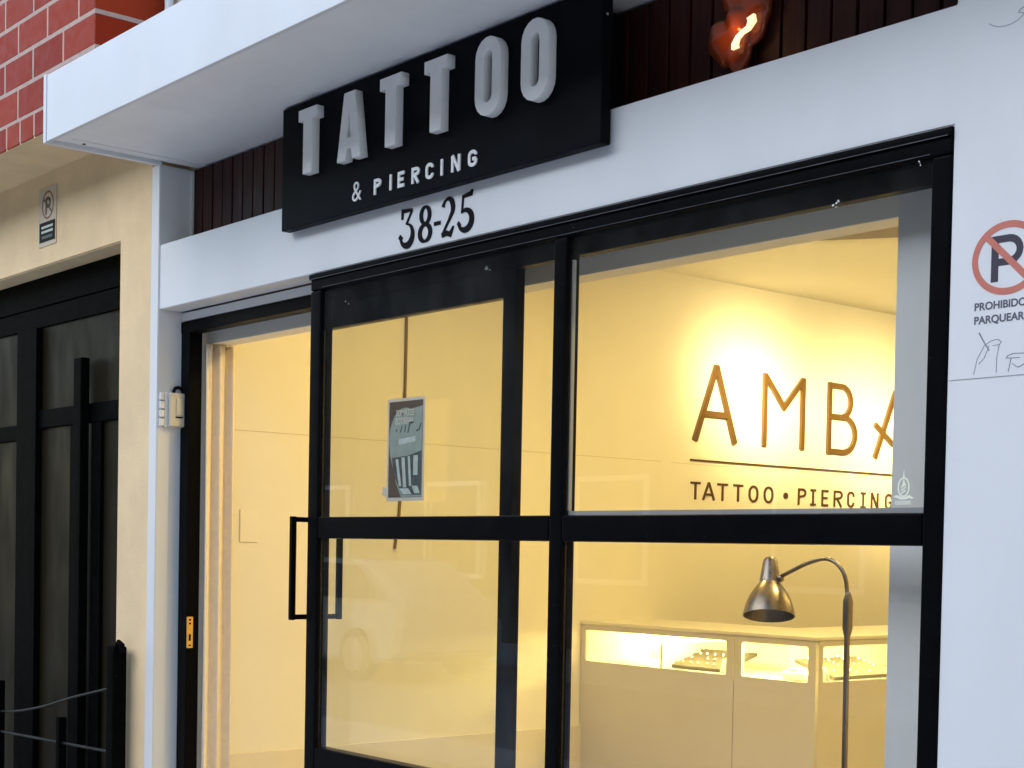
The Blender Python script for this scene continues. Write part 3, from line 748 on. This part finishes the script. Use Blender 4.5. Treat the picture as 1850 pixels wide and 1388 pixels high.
# gooseneck floor lamp
lamp = thing('floor_lamp', 'bronze gooseneck floor lamp standing inside the window', 'lamp', (-2.695, 0.6, 0.254))
ax = Vector((0.19, -0.23, -0.955)).normalized()
rimc = Vector((-2.988, 0.592, 1.312)); L_ = 0.185
top = rimc - ax * L_
def pr(r, t): return (r, t * L_)
outer = [(0.006, 0.0), (0.016, 0.002), (0.022, 0.012), (0.027, 0.045), (0.031, 0.072), (0.0315, 0.082), (0.034, 0.084), (0.046, 0.100), (0.060, 0.122), (0.070, 0.147), (0.0765, 0.172), (0.0785, 0.185)]
inner = [(0.0765, 0.185), (0.0745, 0.172), (0.068, 0.147), (0.058, 0.122), (0.044, 0.102), (0.03, 0.088), (0.0, 0.082)]
b = MB(); b.lathe(outer + inner, top, ax, 48); hd = b.build('lamp_shade', BRONZE, lamp, True)
b = MB(); b.lathe([(0, 0.0), (0.012, 0.0), (0.024, 0.02), (0.028, 0.035), (0.022, 0.055), (0, 0.063)], top + ax * 0.088, ax, 24); b.build('bulb', WHITEOBJ, lamp, True)
sl = top + ax * 0.022 + Vector((0.64, -0.77, 0)) * 0.0232
b = MB(); b.tube([sl, sl + ax * 0.03], 0.003, 8); b.build('vent_slot', CABLE, lamp)
nk = top + ax * 0.062
path = [nk + Vector((0.024, 0.006, 0.0)), nk + Vector((0.045, 0.008, 0.006)), Vector((-2.88, 0.6, 1.463)), Vector((-2.845, 0.6, 1.476)), Vector((-2.80, 0.6, 1.487)), Vector((-2.77, 0.6, 1.486)), Vector((-2.745, 0.6, 1.475)), Vector((-2.725, 0.6, 1.456)), Vector((-2.712, 0.6, 1.430)), Vector((-2.706, 0.6, 1.395)), Vector((-2.704, 0.6, 1.37))]
def smooth_path(P, n=5):
    out = []
    for i in range(len(P) - 1):
        p0, p1, p2, p3 = P[max(i - 1, 0)], P[i], P[i + 1], P[min(i + 2, len(P) - 1)]
        for k in range(n):
            t = k / n
            out.append(0.5 * ((2 * p1) + (p2 - p0) * t + (2 * p0 - 5 * p1 + 4 * p2 - p3) * t * t + (3 * p1 - p0 - 3 * p2 + p3) * t ** 3))
    return out + [P[-1]]
b = MB(); b.tube(smooth_path(path), 0.0062, 12); b.build('gooseneck', BRONZE, lamp, True)
b = MB(); b.lathe([(0, 0.0), (0.010, 0.0), (0.012, 0.01), (0.011, 0.02), (0, 0.02)], nk + Vector((0.022, 0.005, -0.004)), (1, 0.2, 0.1), 16); b.build('joint_knob', BRONZE, lamp, True)
b = MB(); b.lathe([(0.0, 0.0), (0.0085, 0.0), (0.0085, 0.02), (0.0145, 0.045), (0.0145, 0.125), (0.007, 0.15), (0, 0.15)], (-2.702, 0.6, 1.243), (0, 0, 1), 24); b.build('grip', BRONZE, lamp, True)
b = MB(); b.tube([(-2.696, 0.6, 0.27), (-2.702, 0.6, 1.244)], 0.0088, 16); b.build('pole', BRONZE, lamp, True)
b = MB(); b.lathe([(0, 0.0), (0.13, 0.0), (0.13, 0.012), (0.12, 0.02), (0.02, 0.028), (0, 0.028)], (-2.695, 0.6, 0.255), (0, 0, 1), 40); b.build('base', BRONZE, lamp, True)

# poster on the glass
po = thing('poster', 'small dark poster with a grey leaf shape taped to the glass of the left window', 'poster', (-4.08, 0.03, 1.652))
fP = lambda u, v, d: (-4.188 + u, 0.0190 - d, 1.652 + v)
PW, PH = 0.209, 0.342
PYB = 0.0188
def pfl(name, poly, lay, m_):
    mb = MB(); mb.prism(poly, lambda u, v, d: (-4.188 + u, 0.0260 - d, 1.652 + v), 0.0005 * lay, 0.0005 * (lay + 1) - 0.0001); mb.build(name, m_, po)
pfl('sheet', [(0, 0), (PW, 0), (PW, PH), (0, PH)], 0, POSTERW)
pfl('print_ground', [(0.010, 0.012), (PW - 0.012, 0.012), (PW - 0.010, PH - 0.010), (0.010, PH - 0.010)], 1, POSTERB)
leaf = [(PW - 0.011, PH - 0.03)] + [(0.1 + 0.088 * math.cos(a), 0.205 + 0.105 * math.sin(a)) for a in [math.radians(q_) for q_ in range(70, 196, 9)]] + [(0.018, 0.155), (0.055, 0.06), (0.085, 0.013), (PW - 0.013, 0.013)]
pfl('leaf_shape', leaf, 2, POSTERT)
pfl('photo_strip', [(0.04, 0.09), (0.03, 0.145), (0.12, 0.150), (0.195, 0.165), (0.195, 0.02), (0.09, 0.02)], 3, POSTERD)
for i, (u0, u1, v0, v1, sh) in enumerate(((0.052, 0.066, 0.05, 0.14, 0.02), (0.085, 0.102, 0.045, 0.145, 0.012), (0.120, 0.132, 0.05, 0.148, 0.01), (0.152, 0.176, 0.085, 0.15, 0.0), (0.075, 0.125, 0.022, 0.042, 0.02), (0.145, 0.175, 0.025, 0.05, 0.015))):
    pfl('printed_shape', [(u0 + sh, v0), (u1 + sh, v0), (u1, v1), (u0, v1)], 4, POSTERL)
pfl('label_patch', [(0.068, 0.188), (0.160, 0.196), (0.160, 0.214), (0.068, 0.206)], 3, POSTERL)
text_obj('lettering', 'ESTAMOS', 0.030, 0.0006, POSTERW, po, mirrorfront(-4.188 + 0.150, 1.652 + 0.283, 0.0245), 0.78, 0.0006)
text_obj('lettering', 'ABIERTOS', 0.030, 0.0006, POSTERW, po, mirrorfront(-4.188 + 0.150, 1.652 + 0.256, 0.0245), 0.78, 0.0006)
mb = MB()
for i, s in enumerate(([(0.05, 0.232), (0.058, 0.240)], [(0.075, 0.228), (0.085, 0.25)], [(0.10, 0.228), (0.105, 0.252)], [(0.118, 0.225), (0.128, 0.258), (0.15, 0.260)], [(0.165, 0.23), (0.18, 0.235), (0.192, 0.256)])):
    stroke(mb, s, 0.005, lambda u, v, d: (-4.188 + u, 0.0245 - d, 1.652 + v), 0, 0.0003 + 0.0001 * i)
mb.build('printed_marks', POSTERD, po)
mb = MB(); mb.prism([(-0.028, 0.022), (0.0, 0.014), (0.0, 0.045), (-0.022, 0.05)], lambda u, v, d: (-4.188 + u, 0.0265 - d, 1.652 + v), 0, 0.0004); mb.build('tape', POSTERW, po)

# vinyl emblem on the right window
em = thing('window_sticker', 'small cream emblem sticker in the lower right corner of the upper window', 'sticker', (-2.104, 0.011, 1.618))
fE = lambda u, v, d: (-2.104 + u, 0.0118 - d, 1.618 + v)
mb = MB()
stroke(mb, [(0.0148 * math.cos(a * math.pi / 16), 0.042 + 0.0215 * math.sin(a * math.pi / 16)) for a in range(32)], 0.0035, fE, 0, 0.0006, True)
stroke(mb, [(0, 0.062), (0, 0.081)], [0.005, 0.0012], fE, 0, 0.0008)
stroke(mb, [(-0.003, 0.044), (0, 0.057), (0.004, 0.045)], [0.004, 0.004, 0.004], fE, 0, 0.0005)
for i, z in enumerate((0.027, 0.034, 0.041)): stroke(mb, [(-0.007, z), (0.006, z + 0.008)], 0.0032, fE, 0, 0.0007)
stroke(mb, [(-0.026, 0.021), (-0.016, 0.0205), (-0.006, 0.016), (0.006, 0.016), (0.016, 0.0205), (0.026, 0.016)], [0.004, 0.006, 0.005, 0.005, 0.006, 0.004], fE, 0, 0.0009)
mb.build('emblem', STICK, em)
mb = MB()
for i in range(6): stroke(mb, arc(-0.019 + i * 0.0074, 0.006, 0.0026, 0.0036, 20, 330, 8), 0.002, fE, 0, 0.0006 + 0.0001 * i)
mb.build('caption_marks', STICK, em)

# interior light fittings (out of sight above the lintel)
def downlight(x, y, label, energy):
    t = thing('downlight', label, 'downlight', (x, y, 3.0), 'round downlights in the shop ceiling')
    q = MB(); q.lathe([(0.075, 0.0), (0.09, 0.004), (0.09, 0.012), (0.075, 0.012)], (x, y, 2.997), (0, 0, 1), 28, True); q.build('trim_ring', WHITE, t, True)
    q = MB(); q.lathe([(0, 0.0), (0.074, 0.0), (0.074, 0.005), (0, 0.005)], (x, y, 3.001), (0, 0, 1), 28); q.build('lens', DOWNL, t)
    ld = bpy.data.lights.new('downlight_lamp', 'AREA'); ld.shape = 'DISK'; ld.size = 0.14; ld.energy = energy; ld.color = (1.0, 0.715, 0.225)
    lo = bpy.data.objects.new('downlight_lamp', ld); COL.objects.link(lo); lo.location = (x, y, 2.99); adopt(lo, t)
    return t
EN = 11.4
downlight(-4.3, 1.0, 'round ceiling downlight nearest the doorway', EN)
downlight(-2.6, 1.2, 'round ceiling downlight above the floor lamp', EN)
downlight(-4.1, 2.35, 'round ceiling downlight in front of the counter', EN)
downlight(-2.2, 3.2, 'round ceiling downlight deep in the room', EN)
downlight(-2.4, 5.2, 'round ceiling downlight at the back of the room', EN)
def spot(px_, target, label, energy, ang):
    P = Vector(px_); T = Vector(target); dv = (T - P).normalized()
    t = thing('spotlight', label, 'spotlight', px_, 'spotlights aimed at the wall lettering')
    q = MB(); q.lathe([(0.0, -0.10), (0.032, -0.10), (0.034, -0.09), (0.034, 0.02), (0.030, 0.02), (0.028, 0.0), (0.0, -0.002)], P - dv * 0.03, dv, 24); q.build('housing', WHITE, t, True)
    q = MB(); q.tube([P - dv * 0.08, (P.x, P.y, 3.009)], 0.007, 8); q.build('stem', WHITE, t, True)
    ld = bpy.data.lights.new('spotlight_lamp', 'SPOT'); ld.energy = energy; ld.color = (1.0, 0.78, 0.34); ld.spot_size = math.radians(ang); ld.spot_blend = 1.0; ld.shadow_soft_size = 0.03
    ld.use_nodes = True                                        # reflector beam: bright core, long soft falloff
    ln = ld.node_tree.nodes; ll = ld.node_tree.links; em_ = [q_ for q_ in ln if q_.type == 'EMISSION'][0]
    tc_ = ln.new('ShaderNodeTexCoord'); sx_ = ln.new('ShaderNodeSeparateXYZ'); ab_ = ln.new('ShaderNodeMath'); ab_.operation = 'ABSOLUTE'
    pw_ = ln.new('ShaderNodeMath'); pw_.operation = 'POWER'; pw_.inputs[1].default_value = 95.0
    pw2 = ln.new('ShaderNodeMath'); pw2.operation = 'POWER'; pw2.inputs[1].default_value = 9.0
    m2_ = ln.new('ShaderNodeMath'); m2_.operation = 'MULTIPLY_ADD'; m2_.inputs[1].default_value = 0.045
    ll.new(tc_.outputs['Normal'], sx_.inputs[0]); ll.new(sx_.outputs['Z'], ab_.inputs[0]); ll.new(ab_.outputs[0], pw_.inputs[0]); ll.new(ab_.outputs[0], pw2.inputs[0])
    ll.new(pw2.outputs[0], m2_.inputs[0]); ll.new(pw_.outputs[0], m2_.inputs[2]); ll.new(m2_.outputs[0], em_.inputs['Strength'])
    lo = bpy.data.objects.new('spotlight_lamp', ld); COL.objects.link(lo); lo.location = P + dv * 0.0; lo.rotation_euler = (-dv).to_track_quat('Z', 'Y').to_euler(); adopt(lo, t)
spot((-4.05, 2.2, 2.93), (XW, 3.72, 2.38), 'ceiling spotlight aimed at the letters A and M', 900, 110)
spot((-3.75, 2.6, 2.95), (XW, 5.0, 2.22), 'ceiling spotlight aimed at the letters right of B', 1300, 110)

# ------------------------------------------------------------------ neighbouring house on the left
nb = thing('neighbour_house', 'cream rendered house with glazed red brick upper storey beside the shop', 'house', (-7.6, 0, 0))
GX = -6.174
b = MB()
b.prism([(-9.6, 0), (-9.6, 3.30), (-5.869, 3.30), (-5.884, 0), (GX - 0.004, 0), (GX, 2.80), (-8.5, 2.80), (-8.5, 0)], lambda u, v, d: (u, d, v), 0.0, 0.35)
bmesh.ops.bevel(b.bm, geom=b.bm.edges[:], offset=0.006, segments=2, affect='EDGES')
b.build('wall', CREAM, nb, True)
b = MB(); b.box(-9.6, -5.806, -0.296, 0.02, 3.237, 3.2455); b.build('soffit', CREAM, nb)
b = MB(); b.box(-9.6, -5.7985, -0.2985, 0.3, 3.2465, 6.5); b.build('mortar_bed', MORTAR, nb)
b = MB()
bh, bl, g = 0.1415, 0.298, 0.014
YB = -0.300
XC = -5.797
def bk(x0, x1, y0, y1, z0, z1): b.box(x0, x1, y0, y1, z0, z1, 0.0035, 1)
z = 3.238
x = XC
while x > -9.6:          # soldier course
    bk(x - 0.138, x, YB - 0.0, YB + 0.06, z, 3.341); x -= 0.138 + g
z = 3.352; r = 0
while z < 6.3:
    off = 0.0 if r % 2 else 0.5
    x = XC
    first = True
    while x > -9.6:
        L = bl * (0.5 if (first and off) else 1.0)
        bk(x - L, x, YB, 0.285 if first else YB + 0.06, z + random.uniform(-.001, .001), z + bh - g + random.uniform(-.001, .001)); x -= L + g; first = False
    z += bh + 0.0005; r += 1
b.build('brick_cladding', BRICK, nb, True)
# gate
gate = MB()
GY = 0.115
gate.box(-8.5, GX, GY, GY + 0.06, 2.655, 2.80, 0.004)
gate.box(-8.5, GX, GY + 0.008, GY + 0.05, 2.555, 2.654, 0.004)
gate.box(-7.575, -7.455, GY - 0.004, GY + 0.05, 0.05, 2.554, 0.004)
gate.box(-7.452, -7.312, GY - 0.012, GY + 0.05, 0.05, 2.554, 0.004)
gate.box(-8.5, -7.576, GY + 0.004, GY + 0.05, 2.005, 2.085, 0.004)
gate.box(-7.311, GX - 0.002, GY + 0.004, GY + 0.05, 2.055, 2.145, 0.004)
gate.box(-6.945, -6.83, GY + 0.006, GY + 0.048, 0.05, 2.054, 0.004)
gate.box(-6.70, -6.60, GY + 0.002, GY + 0.048, 0.05, 2.054, 0.004)
gate = gate.build('gate', GATEBLK, nb, True)
b = MB(); b.box(-8.5, -7.576, GY + 0.02, GY + 0.03, 2.086, 2.554); b.box(-7.311, GX - 0.002, GY + 0.02, GY + 0.03, 2.146, 2.554); b.build('gate_pane', GATEPANE, gate)
b = MB(); b.box(-8.5, -7.576, GY + 0.02, GY + 0.03, 0.05, 2.004); b.box(-7.311, -6.946, GY + 0.02, GY + 0.03, 0.05, 2.054); b.box(-6.829, -6.701, GY + 0.018, GY + 0.03, 0.05, 2.054); b.box(-6.599, GX - 0.002, GY + 0.02, GY + 0.03, 0.05, 2.054); b.build('gate_pane', GATEPANE, gate)
b = MB(); b.box(-6.80, -6.715, GY - 0.045, GY + 0.0, 0.4, 2.355, 0.006); b.build('slide_bolt', GATEBLK, gate, True)
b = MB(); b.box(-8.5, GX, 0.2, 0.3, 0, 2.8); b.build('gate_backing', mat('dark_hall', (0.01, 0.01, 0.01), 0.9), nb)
# low railing in front of the gate
ra = thing('low_railing', 'low black metal railing with a dipping top rod in front of the dark gate', 'railing', (-6.7, -0.05, 0))
b = MB(); b.box(-6.088, -6.018, -0.085, -0.02, 0, 1.05, 0.008); b.tube([(-6.053, -0.052, 1.045), (-6.035, -0.052, 1.068), (-6.005, -0.052, 1.058), (-6.0, -0.052, 1.025)], 0.012, 8); b.build('post', GATEBLK, ra, True)
b = MB(); b.tube(smooth_path([Vector((-8.4, -0.05, 0.83)), Vector((-7.9, -0.05, 0.66)), Vector((-7.35, -0.05, 0.648)), Vector((-6.9, -0.05, 0.705)), Vector((-6.5, -0.05, 0.79)), Vector((-6.088, -0.05, 0.868))]), 0.006, 8); b.build('top_rod', mat('railing_worn', (0.014, 0.014, 0.013), 0.5, spec=0.12, metal=0.0, var=0.6, vscale=12), ra, True)
b = MB(); b.tube([(-8.4, -0.05, 0.515), (-6.088, -0.05, 0.588)], 0.007, 8); b.build('bottom_rod', bpy.data.materials['railing_worn'], ra, True)
for xx, h in ((-7.35, 1.0), (-6.62, 0.86), (-7.9, 1.0)):
    b = MB(); b.box(xx - 0.018, xx + 0.018, -0.07, -0.03, 0, h * 0.8, 0.004); b.build('bar', GATEBLK, ra, True)

# small notice on the cream wall
sn = thing('parking_plate', 'small ivory no parking plate on the cream wall above the gate', 'sign', (-6.94, 0, 2.89))
b = MB(); b.box(-7.040, -6.842, -0.004, -0.0003, 2.892, 3.168, 0.001); b.build('plate', SIGNCREAM, sn)
fM = lambda u, v, d: (u, -0.004 - d, v)
b = MB(); stroke(b, [(-6.937 + 0.062 * math.cos(a * math.pi / 20), 3.083 + 0.062 * math.sin(a * math.pi / 20)) for a in range(40)], 0.008, fM, 0, 0.001, True); b.build('ring', mat('plate_ring_red', (0.22, 0.06, 0.03), 0.5), sn)
b = MB(); stroke(b, [(-6.957, 3.038), (-6.955, 3.118)], 0.015, fM, 0, 0.0008); stroke(b, [(-6.955, 3.112)] + arc(-6.935, 3.094, 0.024, 0.019, 90, -90, 10) + [(-6.955, 3.075)], 0.014, fM, 0, 0.0011)
stroke(b, [(-6.985, 3.115), (-6.890, 3.045)], 0.007, fM, 0, 0.0014); b.build('letter_p', SIGNBRN, sn)
b = MB(); b.box(-7.03, -6.852, -0.0052, -0.0041, 2.912, 3.005); b.build('caption_block', CABLE, sn)
for zz in (2.976, 2.954):
    b = MB(); b.box(-7.005, -6.875, -0.006, -0.0053, zz, zz + 0.011); b.build('caption_line', POSTERL, sn)
b = MB(); b.box(-7.0, -6.88, -0.0058, -0.0053, 2.928, 2.940); b.build('caption_line', POSTERD, sn)

# ------------------------------------------------------------------ across the street (seen only as reflections in the glass)
oh = thing('opposite_house', 'beige terrace across the street, seen only as a reflection in the glass', 'house', (-12, -12.5, 0))
b = MB(); b.box(-34, 14, -14, -12.5, 0, 8.6); b.build('wall', HOUSE, oh)
b = MB(); b.box(-34.2, 14.2, -14, -12.3, 8.605, 8.8, 0.02); b.build('cornice', CONC, oh)
for k in range(12):
    xx = -32 + k * 3.8
    b = MB(); b.box(xx, xx + 1.5, -12.499, -12.44, 1.0, 2.6, 0.01); wn = b.build('window', WHITE, oh, True)
    b = MB(); b.box(xx + .08, xx + 1.42, -12.439, -12.43, 1.08, 2.52); b.build('window_pane', DARKGL, wn)
car = thing('parked_car', 'white hatchback parked across the street, faintly reflected in the left window', 'car', (-16.4, -8.2, -0.13))
def car_build():
    x0, yc, zg = -18.4, -8.2, -0.13
    prof = [(0.0, 0.32), (0.02, 0.62), (0.12, 0.82), (0.95, 0.95), (1.55, 1.38), (2.2, 1.48), (3.1, 1.46), (3.75, 1.12), (3.98, 1.0), (4.05, 0.7), (4.02, 0.34), (3.7, 0.24), (0.3, 0.24)]
    q = MB(); q.prism(prof, lambda u, v, d: (x0 + u, yc + d * (1.0 if v < 1.0 else 0.80), zg + v), -0.84, 0.84)
    bmesh.ops.bevel(q.bm, geom=q.bm.edges[:], offset=0.04, segments=3, affect='EDGES')
    q.build('body', CARP, car, True)
    for s in (-1, 1):
        for pl_ in ([(1.25, 1.0), (1.68, 1.36), (2.25, 1.42), (2.25, 1.0)], [(2.32, 1.0), (2.32, 1.42), (3.05, 1.40), (3.5, 1.08), (3.5, 1.0)]):
            q = MB(); q.prism(pl_, lambda u, v, d: (x0 + u, yc + s * ((0.865 - (v - 1.0) * 0.42) + d), zg + v), -0.01, 0.0); q.build('side_window', DARKGL, car)
    for xx in (0.75, 3.25):
        for s in (-1, 1):
            q = MB(); q.lathe([(0.0, -0.1), (0.24, -0.1), (0.31, -0.09), (0.325, 0.0), (0.31, 0.09), (0.24, 0.1), (0, 0.1)], (x0 + xx, yc + s * 0.77, zg + 0.325), (0, 1, 0), 28); wh = q.build('wheel', TYRE, car, True)
            q = MB(); q.lathe([(0, 0), (0.21, 0), (0.21, 0.02), (0, 0.03)], (x0 + xx, yc + s * 0.865, zg + 0.325), (0, s, 0), 20); q.build('rim', RIM, wh, True)
    for s in (-1, 1):
        q = MB(); q.box(x0 - 0.01, x0 + 0.2, yc + s * 0.62 - 0.16, yc + s * 0.62 + 0.16, zg + 0.62, zg + 0.76, 0.03); q.build('headlight', PLASTICW, car, True)
car_build()
